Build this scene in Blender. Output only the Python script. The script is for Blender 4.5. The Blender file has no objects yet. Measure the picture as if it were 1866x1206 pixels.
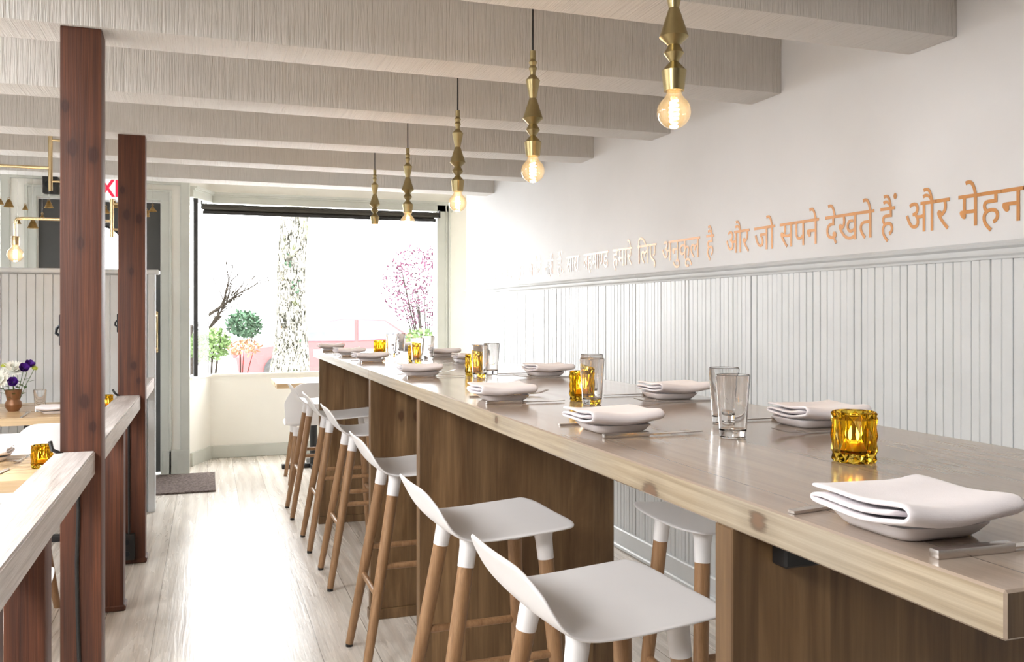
import bpy, bmesh, math, random
from mathutils import Vector, Matrix
C = bpy.context.scene.collection
SC = bpy.context.scene
rnd = random.Random(7)
PI = math.pi

# ------------------------------------------------------------------ camera, light, exposure
cam = bpy.data.cameras.new('camera')
cam.sensor_fit = 'HORIZONTAL'; cam.sensor_width = 36.0
cam.lens = 1600.0 / 1866.0 * 36.0
cam.shift_y = -33.0 / 1866.0
cam.clip_start = 0.05
camo = bpy.data.objects.new('camera', cam); C.objects.link(camo)
camo.location = (0, 0, 1.33)
camo.rotation_euler = (math.radians(90), 0, math.radians(-19.13))
SC.camera = camo

world = bpy.data.worlds.new('overcast_sky'); SC.world = world
world.use_nodes = True
bg = world.node_tree.nodes['Background']
bg.inputs[0].default_value = (0.97, 0.99, 1.0, 1)
bg.inputs[1].default_value = 8.6

def area(name, loc, target, sx, sy, power, col=(1, 1, 1), portal=False):
    l = bpy.data.lights.new(name, 'AREA'); l.shape = 'RECTANGLE'
    l.size = sx; l.size_y = sy; l.energy = power; l.color = col
    if portal: l.cycles.is_portal = True
    o = bpy.data.objects.new(name, l); C.objects.link(o)
    o.location = loc
    o.rotation_euler = (Vector(target) - Vector(loc)).to_track_quat('-Z', 'Y').to_euler()
    return o
area('bay_window_portal', (1.03, 8.55, 1.55), (1.03, 0, 1.55), 2.5, 1.7, 1, portal=True)
area('entrance_window_portal', (-1.98, 7.87, 1.45), (-1.98, 0, 1.45), 0.95, 2.0, 1, portal=True)
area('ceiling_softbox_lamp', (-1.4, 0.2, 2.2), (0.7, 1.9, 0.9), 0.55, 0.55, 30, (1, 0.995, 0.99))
area('dining_fill_light', (-2.2, 3.0, 2.5), (-2.2, 3.5, 0), 1.6, 2.6, 230, (0.98, 0.99, 1.0))  # unseen fill light, added to brighten the dining side and beams

SC.view_settings.view_transform = 'Standard'
SC.view_settings.look = 'None'
SC.view_settings.gamma = 1.0
SC.view_settings.use_curve_mapping = False
SC.view_settings.exposure = 0.8
SC.cycles.use_denoising = True
SC.cycles.max_bounces = 14
SC.cycles.diffuse_bounces = 6
SC.cycles.transmission_bounces = 12
SC.cycles.transparent_max_bounces = 16
SC.cycles.sample_clamp_indirect = 8.0

# ------------------------------------------------------------------ materials
class NT:
    def __init__(s, name):
        s.m = bpy.data.materials.new(name); s.m.use_nodes = True
        s.t = s.m.node_tree; s.p = s.t.nodes['Principled BSDF']; s.out = s.t.nodes['Material Output']
    def n(s, ty, **kw):
        nd = s.t.nodes.new(ty)
        for k, v in kw.items(): setattr(nd, k, v)
        return nd
    def l(s, a, b): s.t.links.new(a, b)
    def put(s, sock, v):
        if isinstance(v, (int, float)): sock.default_value = v
        elif isinstance(v, tuple): sock.default_value = v
        else: s.l(v, sock)
    def math(s, op, a, b=0.0, clamp=False):
        nd = s.n('ShaderNodeMath', operation=op, use_clamp=clamp)
        s.put(nd.inputs[0], a); s.put(nd.inputs[1], b); return nd.outputs[0]
    def mix(s, f, a, b, blend='MIX'):
        nd = s.n('ShaderNodeMix', data_type='RGBA', blend_type=blend)
        s.put(nd.inputs[0], f)
        s.put(nd.inputs[6], a if not isinstance(a, tuple) else (a + (1,))[:4])
        s.put(nd.inputs[7], b if not isinstance(b, tuple) else (b + (1,))[:4])
        return nd.outputs[2]
    def coord(s):
        return s.n('ShaderNodeTexCoord').outputs['Object']
    def mapped(s, v, scale=(1, 1, 1), loc=(0, 0, 0)):
        nd = s.n('ShaderNodeMapping'); s.l(v, nd.inputs[0])
        nd.inputs['Scale'].default_value = scale; nd.inputs['Location'].default_value = loc
        return nd.outputs[0]
    def noise(s, v, scale, detail=4, rough=0.55, dist=0.0):
        nd = s.n('ShaderNodeTexNoise'); s.l(v, nd.inputs['Vector'])
        nd.inputs['Scale'].default_value = scale; nd.inputs['Detail'].default_value = detail
        nd.inputs['Roughness'].default_value = rough; nd.inputs['Distortion'].default_value = dist
        return nd.outputs['Fac']
    def remap(s, f, a, b, lo=0.0, hi=1.0):
        nd = s.n('ShaderNodeMapRange'); s.put(nd.inputs[0], f)
        for i, v in enumerate((a, b, lo, hi)): nd.inputs[i + 1].default_value = v
        return nd.outputs[0]
    def bump(s, h, strength=0.2, dist=0.01):
        nd = s.n('ShaderNodeBump'); s.l(h, nd.inputs['Height'])
        nd.inputs['Strength'].default_value = strength; nd.inputs['Distance'].default_value = dist
        s.l(nd.outputs[0], s.p.inputs['Normal'])
    def set(s, **kw):
        for k, v in kw.items():
            s.put(s.p.inputs[k.replace('_', ' ')], v if not (isinstance(v, tuple) and len(v) == 3) else v + (1,))
        return s.m

def plain(name, col, rough=0.5, metal=0.0, var=0.05, nscale=6.0, bump=0.0, bscale=200.0, **kw):
    t = NT(name); v = t.coord()
    f = t.noise(v, nscale, 4)
    dark = tuple(c * (1 - var * 2) for c in col); lite = tuple(min(1, c * (1 + var * 0.6)) for c in col)
    t.set(Base_Color=t.mix(t.remap(f, 0.3, 0.7), dark, lite), Roughness=rough, Metallic=metal, **kw)
    if bump: t.bump(t.noise(v, bscale, 3), bump, 0.002)
    return t.m

def wood(name, c1, c2, along='Z', across='X', other='Y', gs=16.0, ls=0.9, pw=None, pv=0.25, seam=0.0, seamc=(0.1, 0.07, 0.05),
         rough=0.45, rough_var=0.1, knots=(), fine=0.25, bump=0.15, dist=1.2, tint=None, rings=0.0, coat=0.0, kd=1.0):
    t = NT(name); v = t.coord()
    sp = t.n('ShaderNodeSeparateXYZ'); t.l(v, sp.inputs[0])
    ax = {'X': sp.outputs[0], 'Y': sp.outputs[1], 'Z': sp.outputs[2]}
    a, o, l = ax[across], ax[other], ax[along]
    rand = None
    if pw:
        q = t.math('DIVIDE', a, pw); idx = t.math('FLOOR', q)
        wn = t.n('ShaderNodeTexWhiteNoise', noise_dimensions='1D'); t.l(idx, wn.inputs['W']); rand = wn.outputs['Value']
        wn2 = t.n('ShaderNodeTexWhiteNoise', noise_dimensions='1D'); t.l(t.math('ADD', idx, 37.3), wn2.inputs['W'])
    cb = t.n('ShaderNodeCombineXYZ')
    t.put(cb.inputs[0], t.math('MULTIPLY', a, gs)); t.put(cb.inputs[1], t.math('MULTIPLY', o, gs))
    lz = t.math('MULTIPLY', l, ls)
    if rand is not None: lz = t.math('ADD', lz, t.math('MULTIPLY', rand, 31.0))
    t.put(cb.inputs[2], lz)
    big = t.noise(cb.outputs[0], 1.0, 5, 0.6, dist)
    cb2 = t.n('ShaderNodeCombineXYZ')
    t.put(cb2.inputs[0], t.math('MULTIPLY', a, gs * 11)); t.put(cb2.inputs[1], t.math('MULTIPLY', o, gs * 11)); t.put(cb2.inputs[2], t.math('MULTIPLY', l, ls * 5))
    fn = t.noise(cb2.outputs[0], 1.0, 3, 0.6, 0.3)
    f = t.remap(big, 0.32, 0.68)
    if rings:
        wv = t.n('ShaderNodeTexWave', wave_type='RINGS', rings_direction='Z'); 
        cb3 = t.n('ShaderNodeCombineXYZ'); t.put(cb3.inputs[0], t.math('MULTIPLY', a, gs * .5)); t.put(cb3.inputs[1], t.math('MULTIPLY', o, gs * .5)); t.put(cb3.inputs[2], lz)
        t.l(cb3.outputs[0], wv.inputs['Vector']); wv.inputs['Scale'].default_value = 1.1
        wv.inputs['Distortion'].default_value = 9.0; wv.inputs['Detail'].default_value = 2.0; wv.inputs['Detail Scale'].default_value = 0.7
        f = t.math('ADD', t.math('MULTIPLY', f, 1 - rings), t.math('MULTIPLY', wv.outputs['Fac'], rings))
    col = t.mix(f, c1, c2)
    if tint is not None:
        t3 = t.noise(t.mapped(v, (3, 3, 3)), 1.0, 2)
        col = t.mix(t.remap(t3, 0.45, 0.7, 0, 0.6), col, tint)
    g = t.remap(fn, 0.25, 0.75, 1 - fine, 1 + fine * 0.5)
    if rand is not None:
        g = t.math('MULTIPLY', g, t.remap(rand, 0, 1, 1 - pv, 1 + pv))
    cbg = t.n('ShaderNodeCombineXYZ')
    for i in range(3): t.put(cbg.inputs[i], g)
    col = t.mix(1.0, col, cbg.outputs[0], 'MULTIPLY')
    if pw and seam:
        d = t.math('ABSOLUTE', t.math('SUBTRACT', t.math('FRACT', q), 0.5))
        col = t.mix(t.math('MULTIPLY', t.math('GREATER_THAN', d, 0.5 - seam), 0.8), col, seamc)
    for (kx, ky, kz, kr) in knots:
        m = t.mapped(v, (1, 1, 1), (-kx, -ky, -kz))
        k2 = {along: 0.6, across: 1, other: 1}
        nd = t.n('ShaderNodeVectorMath', operation='MULTIPLY'); t.l(m, nd.inputs[0]); nd.inputs[1].default_value = (k2['X'], k2['Y'], k2['Z'])
        ln = t.n('ShaderNodeVectorMath', operation='LENGTH'); t.l(nd.outputs[0], ln.inputs[0])
        dd = t.math('ADD', t.math('DIVIDE', ln.outputs['Value'], kr), t.math('ADD', t.math('MULTIPLY', t.math('SUBTRACT', fn, 0.5), 0.6), t.math('MULTIPLY', t.math('SUBTRACT', big, 0.5), 1.6)))
        col = t.mix(t.remap(dd, 0.75, 2.6, 0.4, 0.0), col, tuple(c * 0.7 for c in c1))
        col = t.mix(t.remap(dd, 0.7, 1.15, 0.75, 0.0), col, (c1[0] * 0.55 * kd, c1[1] * 0.42 * kd, c1[2] * 0.38 * kd))
        col = t.mix(t.remap(dd, 0.5, 0.8, 0.9, 0.0), col, (c1[0] * 0.95 * kd ** .6, c1[1] * 0.78 * kd ** .7, c1[2] * 0.72 * kd ** .7))
    t.set(Base_Color=col, Roughness=t.remap(big, 0.2, 0.8, rough - rough_var, rough + rough_var))
    if coat: t.set(Coat_Weight=coat, Coat_Roughness=0.18)
    if bump: t.bump(fn, bump, 0.002)
    return t.m

def sawn_paint(name, col):
    t = NT(name); v = t.coord()
    saw = t.noise(t.mapped(v, (95, 2.0, 3.0)), 1.0, 3, 0.7, 0.4)
    pat = t.noise(t.mapped(v, (2.0, 2.0, 5.0)), 1.0, 4)
    low = t.noise(t.mapped(v, (60, 60, 4)), 1.0, 2)
    c = t.mix(t.remap(pat, 0.35, 0.7), tuple(x * 0.95 for x in col), col)
    c = t.mix(t.remap(low, 0.62, 0.8, 0, 0.35), c, tuple(x * 0.7 for x in col))
    c = t.mix(t.remap(saw, 0.56, 0.75, 0, 0.22), c, tuple(x * 0.72 for x in col))
    t.set(Base_Color=c, Roughness=0.55)
    t.bump(saw, 1.0, 0.008)
    return t.m

def glass(name, col=(1, 1, 1), rough=0.0, ior=1.45):
    t = NT(name); g = t.n('ShaderNodeBsdfGlass'); 
    v = t.coord(); f = t.noise(v, 30, 2)
    t.l(t.mix(t.remap(f, 0.3, 0.7), tuple(c * 0.985 for c in col), col), g.inputs['Color'])
    g.inputs['Roughness'].default_value = rough; g.inputs['IOR'].default_value = ior
    t.l(g.outputs[0], t.out.inputs[0]); t.t.nodes.remove(t.p); return t.m

def thin_glass(name, tint=(1, 1, 1), refl=0.06, emit=None, es=0.0):
    t = NT(name); tr = t.n('ShaderNodeBsdfTransparent'); gl = t.n('ShaderNodeBsdfGlossy'); mx = t.n('ShaderNodeMixShader')
    lw = t.n('ShaderNodeLayerWeight'); fr = t.math('ADD', t.math('MULTIPLY', t.math('POWER', lw.outputs['Facing'], 5.0 if refl < .1 else 2.2), 0.55 if refl < .1 else 0.85), refl * 0.4)
    t.put(tr.inputs[0], t.mix(t.math('POWER', lw.outputs['Facing'], 1.6), tint, tuple(c ** 8 * .07 for c in tint)) if refl > .1 else tint + (1,)); gl.inputs['Roughness'].default_value = 0.02
    t.l(fr, mx.inputs[0]); t.l(tr.outputs[0], mx.inputs[1]); t.l(gl.outputs[0], mx.inputs[2])
    res = mx.outputs[0]
    if emit:
        em = t.n('ShaderNodeEmission'); em.inputs[0].default_value = emit + (1,); em.inputs[1].default_value = es
        ad = t.n('ShaderNodeAddShader'); t.l(res, ad.inputs[0]); t.l(em.outputs[0], ad.inputs[1]); res = ad.outputs[0]
    t.l(res, t.out.inputs[0]); t.t.nodes.remove(t.p); return t.m

def emission(name, col, s):
    t = NT(name); em = t.n('ShaderNodeEmission'); v = t.coord(); f = t.noise(v, 40, 2)
    t.l(t.mix(f, tuple(c * 0.93 for c in col), col), em.inputs[0]); em.inputs[1].default_value = s
    t.l(em.outputs[0], t.out.inputs[0]); t.t.nodes.remove(t.p); return t.m

def bark(name):
    t = NT(name); v = t.coord()
    f = t.noise(t.mapped(v, (22, 22, 8)), 1.0, 6, 0.7, 1.6)
    g = t.noise(t.mapped(v, (4, 4, 2)), 1.0, 3)
    c = t.mix(t.remap(f, 0.43, 0.53), (0.010, 0.010, 0.007), (0.22, 0.21, 0.18))
    c = t.mix(t.remap(g, 0.6, 0.75, 0, 0.5), c, (0.16, 0.19, 0.06))
    t.set(Base_Color=c, Roughness=0.9, Specular_IOR_Level=0.0); t.bump(f, 0.8, 0.02); return t.m

def carpet(name, c1, c2):
    t = NT(name); v = t.coord(); f = t.noise(v, 55, 5, 0.85)
    t.set(Base_Color=t.mix(t.remap(f, 0.4, 0.6), c1, c2), Roughness=0.95); t.bump(f, 0.8, 0.01); return t.m

M = {}
M['wall'] = plain('white_wall_paint', (0.705, 0.715, 0.735), 0.6, var=0.02, nscale=2.0, bump=0.06, bscale=120)
M['rear'] = plain('darkened_rear_wall', (0.20, 0.165, 0.14), 0.6, var=0.03)  # unseen wall, toned dark to cut light bounced onto camera-facing sides
M['cream'] = plain('cream_wall_paint', (0.85, 0.83, 0.765), 0.5, var=0.02, nscale=2.0, bump=0.05, bscale=150)
M['ceil'] = plain('ceiling_paint', (0.72, 0.69, 0.65), 0.6, var=0.04, bump=0.1, bscale=60)
M['wains'] = plain('pale_grey_gloss_paint', (0.60, 0.63, 0.65), 0.38, var=0.03, nscale=5, bump=0.08, bscale=90)
M['gap'] = plain('shadowed_joint', (0.35, 0.35, 0.34), 0.8)
M['trim'] = plain('sage_grey_trim_paint', (0.56, 0.57, 0.52), 0.4, var=0.03, bump=0.06, bscale=90)
M['beam'] = sawn_paint('sawn_beam_paint', (0.66, 0.64, 0.615))
M['floor'] = wood('whitewashed_floorboards', (0.56, 0.50, 0.435), (0.80, 0.755, 0.69), 'Y', 'X', 'Z', gs=7, ls=0.7, pw=0.21, pv=0.07, seam=0.008,
                  seamc=(0.16, 0.13, 0.1), rough=0.27, rough_var=0.06, fine=0.22, bump=0.3, rings=0.45, dist=1.0)
M['top'] = wood('pale_tabletop_pine', (0.285, 0.222, 0.172), (0.365, 0.288, 0.226), 'Y', 'X', 'Z', gs=9, ls=0.8, pw=0.242, pv=0.10, seam=0.004, rough=0.15, rough_var=0.03,
                fine=0.10, bump=0.03, dist=1.6, tint=(0.30, 0.242, 0.20), rings=0.12,
                knots=((0.98, 0.98, 1.085, 0.010), (1.2, 1.33, 1.085, 0.009)))
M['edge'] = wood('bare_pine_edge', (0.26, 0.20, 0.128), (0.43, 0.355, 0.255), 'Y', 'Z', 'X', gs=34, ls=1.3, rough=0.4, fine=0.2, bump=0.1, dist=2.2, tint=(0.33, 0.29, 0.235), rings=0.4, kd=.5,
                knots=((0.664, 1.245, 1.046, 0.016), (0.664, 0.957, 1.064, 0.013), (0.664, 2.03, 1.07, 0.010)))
M['endgrain'] = wood('dark_end_grain', (0.10, 0.062, 0.035), (0.20, 0.13, 0.075), 'Z', 'X', 'Y', gs=30, ls=3, rough=0.55)
M['slab'] = wood('brown_slab_pine', (0.090, 0.045, 0.017), (0.215, 0.128, 0.058), 'Z', 'X', 'Y', gs=11, ls=0.9, pw=0.118, pv=0.34, rough=0.5, fine=0.25, bump=0.1, dist=1.4,
                 knots=((0.80, 3.79, 0.88, 0.017), (0.87, 3.79, 0.875, 0.013), (1.02, 2.86, 0.42, 0.018), (0.98, 3.79, 0.4, 0.02)))
M['post'] = wood('red_brown_post_fir', (0.045, 0.0105, 0.0035), (0.150, 0.046, 0.018), 'Z', 'X', 'Y', gs=24, ls=0.7, rough=0.58, fine=0.55, bump=0.45, dist=1.0, rings=0.3,
                 knots=((-.025, -.06, 1.85, .017), (.035, -.06, 1.83, .019), (-.0, -.06, 1.55, .012), (.01, -.06, 1.05, .017), (.035, -.06, .97, .013), (-.045, -.06, 1.98, .014)))
M['rail'] = wood('whitewashed_rail_fir', (0.40, 0.355, 0.33), (0.68, 0.645, 0.63), 'Y', 'X', 'Z', gs=18, ls=1.2, rough=0.4, fine=0.25, bump=0.35, dist=1.3)
M['oak'] = wood('oak_leg', (0.235, 0.122, 0.053), (0.375, 0.215, 0.107), 'Z', 'X', 'Y', gs=40, ls=2.0, rough=0.42, fine=0.2, bump=0.1)
M['table'] = wood('dining_table_oak', (0.50, 0.34, 0.18), (0.66, 0.49, 0.30), 'X', 'Y', 'Z', gs=12, ls=1.0, pw=0.2, pv=0.06, rough=0.3, fine=0.15, bump=0.05)
M['shell'] = plain('white_moulded_plastic', (0.75, 0.735, 0.735), 0.42, var=0.01)
M['brass'] = plain('brushed_brass', (0.40, 0.32, 0.16), 0.34, 1.0, var=0.06, nscale=20)
M['brass2'] = plain('pale_polished_brass', (0.86, 0.68, 0.40), 0.2, 1.0, var=0.03)
M['bell'] = plain('aged_bell_brass', (0.42, 0.28, 0.11), 0.4, 1.0, var=0.2, nscale=40)
M['black'] = plain('black_plastic', (0.012, 0.011, 0.011), 0.45)
M['iron'] = plain('black_iron', (0.02, 0.022, 0.026), 0.5, 0.6)
M['blind'] = plain('dark_blind_fabric', (0.035, 0.03, 0.022), 0.75, bump=0.2, bscale=400)
M['steel'] = plain('satin_steel', (0.60, 0.56, 0.53), 0.25, 1.0, var=0.04)
M['napkin'] = plain('white_cotton', (0.80, 0.755, 0.775), 0.85, var=0.02, nscale=20, bump=0.25, bscale=700, Sheen_Weight=0.2)
M['dish'] = plain('white_porcelain', (0.80, 0.77, 0.78), 0.22, var=0.01)
M['glass'] = glass('clear_glass')
M['amber'] = glass('amber_glass', (0.88, 0.74, 0.27), ior=1.45)
M['wax'] = plain('candle_wax', (0.92, 0.80, 0.55), 0.5, Subsurface_Weight=0.3)
M['flame'] = emission('candle_flame', (1.0, 0.62, 0.20), 60)
M['pane'] = thin_glass('window_pane')
M['bulb'] = thin_glass('bulb_glass', (1.0, 0.93, 0.80), 0.2, (1.0, 0.66, 0.30), 0.22)
M['filament'] = emission('hot_filament', (1.0, 0.66, 0.28), 26)
M['door'] = plain('charcoal_door_paint', (0.055, 0.055, 0.052), 0.4, var=0.05)
M['mat'] = carpet('brown_mat_pile', (0.05, 0.034, 0.028), (0.23, 0.175, 0.155))
M['copper'] = plain('copper_lettering_paint', (0.56, 0.26, 0.085), 0.32, 0.12, var=0.05, nscale=3)
M['signw'] = emission('exit_sign_face', (0.86, 0.83, 0.80), 0.8)
M['signr'] = emission('exit_sign_letters', (0.80, 0.035, 0.075), 0.85)
M['clay'] = plain('brown_copper_vase', (0.27, 0.125, 0.055), 0.4, 0.35, var=0.1, nscale=12)
M['wpetal'] = plain('white_petals', (0.85, 0.86, 0.80), 0.7)
M['ppetal'] = plain('violet_petals', (0.10, 0.02, 0.30), 0.55, var=0.2, nscale=60)
M['gpetal'] = plain('lime_petals', (0.42, 0.50, 0.06), 0.6)
M['leaf'] = plain('green_leaf', (0.07, 0.16, 0.03), 0.5, var=0.2, nscale=40)
M['bark'] = bark('tree_bark')
M['twig'] = plain('twig_bark', (0.03, 0.025, 0.02), 0.9, Specular_IOR_Level=0.0)
M['shrubleaf'] = plain('spring_green_leaf', (0.14, 0.21, 0.085), 0.6, var=0.3, nscale=4, Specular_IOR_Level=0.0)
M['darkleaf'] = plain('dark_green_leaf', (0.065, 0.11, 0.07), 0.6, var=0.3, nscale=4, Specular_IOR_Level=0.0)
M['redleaf'] = plain('russet_leaf', (0.30, 0.17, 0.10), 0.6, var=0.3, nscale=4, Specular_IOR_Level=0.0)
M['blossom'] = plain('pink_blossom', (0.13, 0.055, 0.085), 0.7, var=0.3, nscale=4, Specular_IOR_Level=0.0)
M['carred'] = plain('red_car_paint', (0.56, 0.085, 0.085), 0.5, var=0.02, Specular_IOR_Level=0.05)
M['carglass'] = plain('car_window', (0.115, 0.12, 0.145), 0.3, Specular_IOR_Level=0.1)
M['tyre'] = plain('tyre_rubber', (0.03, 0.03, 0.03), 0.8)
M['pave'] = plain('pale_concrete', (0.42, 0.41, 0.40), 0.85, var=0.08, nscale=3, bump=0.2, bscale=60)

# ------------------------------------------------------------------ mesh builder
class MB:
    def __init__(s): s.bm = bmesh.new(); s.flat = []
    def box(s, x0, x1, y0, y1, z0, z1, bev=0.0, seg=1):
        r = bmesh.ops.create_cube(s.bm, size=1.0)
        for v in r['verts']:
            v.co = Vector(((x0 + x1) / 2 + v.co.x * (x1 - x0), (y0 + y1) / 2 + v.co.y * (y1 - y0), (z0 + z1) / 2 + v.co.z * (z1 - z0)))
        if bev:
            es = list({e for v in r['verts'] for e in v.link_edges})
            bmesh.ops.bevel(s.bm, geom=es, offset=bev, segments=seg, affect='EDGES', profile=0.7)
        return s
    def prism(s, poly, z0, z1):
        a = [s.bm.verts.new((x, y, z0)) for x, y in poly]; b = [s.bm.verts.new((x, y, z1)) for x, y in poly]
        n = len(poly); s.bm.faces.new(a[::-1]); s.bm.faces.new(b)
        for i in range(n): s.bm.faces.new((a[i], a[(i + 1) % n], b[(i + 1) % n], b[i]))
        return s
    def extrude_y(s, prof, y0, y1):      # profile of (x, z) pulled along y
        a = [s.bm.verts.new((x, y0, z)) for x, z in prof]; b = [s.bm.verts.new((x, y1, z)) for x, z in prof]
        n = len(prof); s.bm.faces.new(a); s.bm.faces.new(b[::-1])
        for i in range(n): s.bm.faces.new((a[i], b[i], b[(i + 1) % n], a[(i + 1) % n]))
        return s
    def loft(s, rings, cap0=True, cap1=True, closed=True):
        R = [[s.bm.verts.new(p) for p in r] for r in rings]
        n = len(R[0])
        for i in range(len(R) - 1):
            for j in range(n if closed else n - 1):
                try: s.bm.faces.new((R[i][j], R[i][(j + 1) % n], R[i + 1][(j + 1) % n], R[i + 1][j]))
                except ValueError: pass
        if cap0: s.bm.faces.new(R[0][::-1])
        if cap1: s.bm.faces.new(R[-1])
        return s
    def lathe(s, prof, seg=24, c=(0, 0, 0), cap0=True, cap1=True, rot=None):
        rings = []
        for r, z in prof:
            ring = []
            for k in range(seg):
                p = Vector((max(r, 1e-5) * math.cos(2 * PI * k / seg), max(r, 1e-5) * math.sin(2 * PI * k / seg), z))
                if rot: p = rot @ p
                ring.append(p + Vector(c))
            rings.append(ring)
        return s.loft(rings, cap0, cap1)
    def tube(s, pts, r, seg=10, cap=True):
        pts = [Vector(p) for p in pts]; rs = r if isinstance(r, (list, tuple)) else [r] * len(pts)
        rings = []; nrm = None
        for i, p in enumerate(pts):
            t = (pts[min(i + 1, len(pts) - 1)] - pts[max(i - 1, 0)]).normalized()
            if nrm is None:
                nrm = t.orthogonal().normalized()
            else:
                nrm = (nrm - t * nrm.dot(t)); nrm = nrm.normalized() if nrm.length > 1e-6 else t.orthogonal().normalized()
            b = t.cross(nrm)
            rings.append([p + (nrm * math.cos(2 * PI * k / seg) + b * math.sin(2 * PI * k / seg)) * rs[i] for k in range(seg)])
        return s.loft(rings, cap, cap)
    def sphere(s, c, r, u=16, v=10, sc=(1, 1, 1)):
        res = bmesh.ops.create_uvsphere(s.bm, u_segments=u, v_segments=v, radius=r)
        for x in res['verts']: x.co = Vector(c) + Vector((x.co.x * sc[0], x.co.y * sc[1], x.co.z * sc[2]))
        return s
    def grid(s, fn, nu, nv):
        V = [[s.bm.verts.new(fn(i / (nu - 1), j / (nv - 1))) for j in range(nv)] for i in range(nu)]
        for i in range(nu - 1):
            for j in range(nv - 1): s.bm.faces.new((V[i][j], V[i + 1][j], V[i + 1][j + 1], V[i][j + 1]))
        return s
    def build(s, name, mat, parent=None, smooth=35, loc=None):
        bmesh.ops.recalc_face_normals(s.bm, faces=s.bm.faces)
        me = bpy.data.meshes.new(name); s.bm.to_mesh(me); s.bm.free()
        me.materials.append(mat)
        if smooth:
            me.polygons.foreach_set('use_smooth', [True] * len(me.polygons))
            if smooth < 180: smooth = 24 if smooth == 40 else smooth; me.set_sharp_from_angle(angle=math.radians(smooth))
        o = bpy.data.objects.new(name, me); C.objects.link(o)
        if parent: o.parent = parent
        if loc: o.location = loc
        return o

def tag(o, label, cat, group=None, kind=None):
    o['label'] = label; o['category'] = cat
    if group: o['group'] = group
    if kind: o['kind'] = kind
    return o
def thing(name, label, cat, loc=(0, 0, 0), rz=0.0, group=None):
    o = bpy.data.objects.new(name, None); C.objects.link(o); o.empty_display_size = 0.05
    o.location = loc; o.rotation_euler = (0, 0, rz); return tag(o, label, cat, group)
def struct(o): o['kind'] = 'structure'; return o
def dup(o, parent=None):
    c = o.copy(); C.objects.link(c)
    if parent: c.parent = parent
    for ch in o.children: dup(ch, c)
    return c
def ordi(i): return ['first', 'second', 'third', 'fourth', 'fifth', 'sixth', 'seventh', 'eighth'][i]

# ------------------------------------------------------------------ the room shell
XW, CZ = 2.23, 2.60
struct(MB().box(-3.7, 2.9, -3.1, 8.6, -0.08, 0.0).build('floor', M['floor'], smooth=0))
struct(MB().box(-3.7, 2.9, -3.1, 8.62, CZ, CZ + 0.1).build('ceiling', M['ceil'], smooth=0))
struct(MB().box(XW, XW + 0.12, -3.1, 7.70, 0, CZ).build('wall_right', M['wall'], smooth=0))
struct(MB().box(-3.7, -3.6, -3.1, 7.9, 0, CZ).build('wall_left', M['wall'], smooth=0))
struct(MB().box(-3.7, 2.35, -3.2, -3.1, 0, CZ).build('wall_back', M['rear'], smooth=0))
struct(MB().box(XW + .12, 2.9, 7.58, 7.70, 0, CZ).box(2.8, 2.9, 7.70, 8.6, 0, CZ).build('wall_bay_return', M['cream'], smooth=0))
# front wall: knee wall, splayed bay side, headers, door surround
A, B = (-0.142, 8.10), (0.024, 8.49)
An, Bn = (-0.25, 8.15), (-0.04, 8.62)
w = MB()
w.box(B[0], 2.8, 8.49, 8.62, 0, 0.753)
w.prism([A, B, Bn, An], 0, 0.753)
w.box(B[0] - 0.06, 2.8, 8.49, 8.62, 2.40, CZ)
w.prism([A, B, Bn, An], 2.40, CZ)
w.box(2.15, 2.8, 8.49, 8.62, 0.753, 2.40)
struct(w.build('wall_front', M['cream'], smooth=0))
w = MB()
w.box(-0.365, -0.142, 7.77, 8.15, 0, CZ)
w.box(-1.516, -1.269, 7.77, 7.95, 0, CZ)
w.box(-1.269, -0.365, 7.77, 7.95, 2.245, CZ)
w.box(-3.6, -2.45, 7.77, 7.95, 0, CZ)
w.box(-2.45, -1.516, 7.77, 7.95, 0, 0.45)
w.box(-2.45, -1.516, 7.77, 7.95, 2.42, CZ)
x = -3.5
while x < -0.2:
    w.box(x, x + 0.082, 7.758, 7.775, 2.44, CZ - 0.001); x += 0.088
struct(w.build('wall_entrance', M['cream'], smooth=0))
# casings and frames
t = MB()
t.box(-0.36, -0.285, 7.745, 7.775, 0.0, 2.33, .004); t.box(-1.345, -1.27, 7.745, 7.775, 0, 2.33, .004); t.box(-1.345, -0.285, 7.744, 7.775, 2.25, 2.33, .004)
t.box(-0.30, -0.278, 7.735, 7.775, 0, 2.338, .004); t.box(-1.352, -1.33, 7.735, 7.775, 0, 2.338, .004); t.box(-1.352, -0.278, 7.734, 7.775, 2.32, 2.338, .004)
struct(t.build('trim_1', M['trim'], smooth=0))
t = MB()
t.box(-0.212, -0.138, 7.74, 7.775, 0, 2.43, .005); t.box(-1.52, -1.455, 7.74, 7.775, 0, 2.43, .005); t.box(-1.52, -0.138, 7.741, 7.775, 2.385, 2.44, .005)
t.box(-0.345, -0.138, 7.735, 7.775, 0, 0.20, .005)
struct(t.build('trim_2', M['trim'], smooth=0))
# bay head moulding with splay, right casing
t = MB()
def splay(off, z0, z1, mb, out=0.0):
    k = Vector((B[0] - A[0], B[1] - A[1])).normalized(); nrm = Vector((k.y, -k.x))
    a = Vector(A) + nrm * off; b0 = Vector((B[0] + off * 0.62, B[1] - off))
    mb.prism([(a.x, a.y), (b0.x, b0.y), Bn, An], z0, z1)
    mb.box(b0.x, 2.28 + off, 8.49 - off, 8.50, z0, z1)
splay(0.03, 2.335, 2.40, t); splay(0.045, 2.395, 2.412, t); splay(0.06, 2.41, 2.43, t)
t.box(2.15, 2.28, 8.46, 8.50, 0.753, 2.40, .004); t.box(2.235, 2.25, 8.45, 8.50, 0.753, 2.40, .003); t.box(2.265, 2.285, 8.44, 8.50, 0.753, 2.42, .003)
struct(t.build('trim_3', M['trim'], smooth=0))
t = MB(); splay(0.02, 0.753, 0.772, t)
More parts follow.
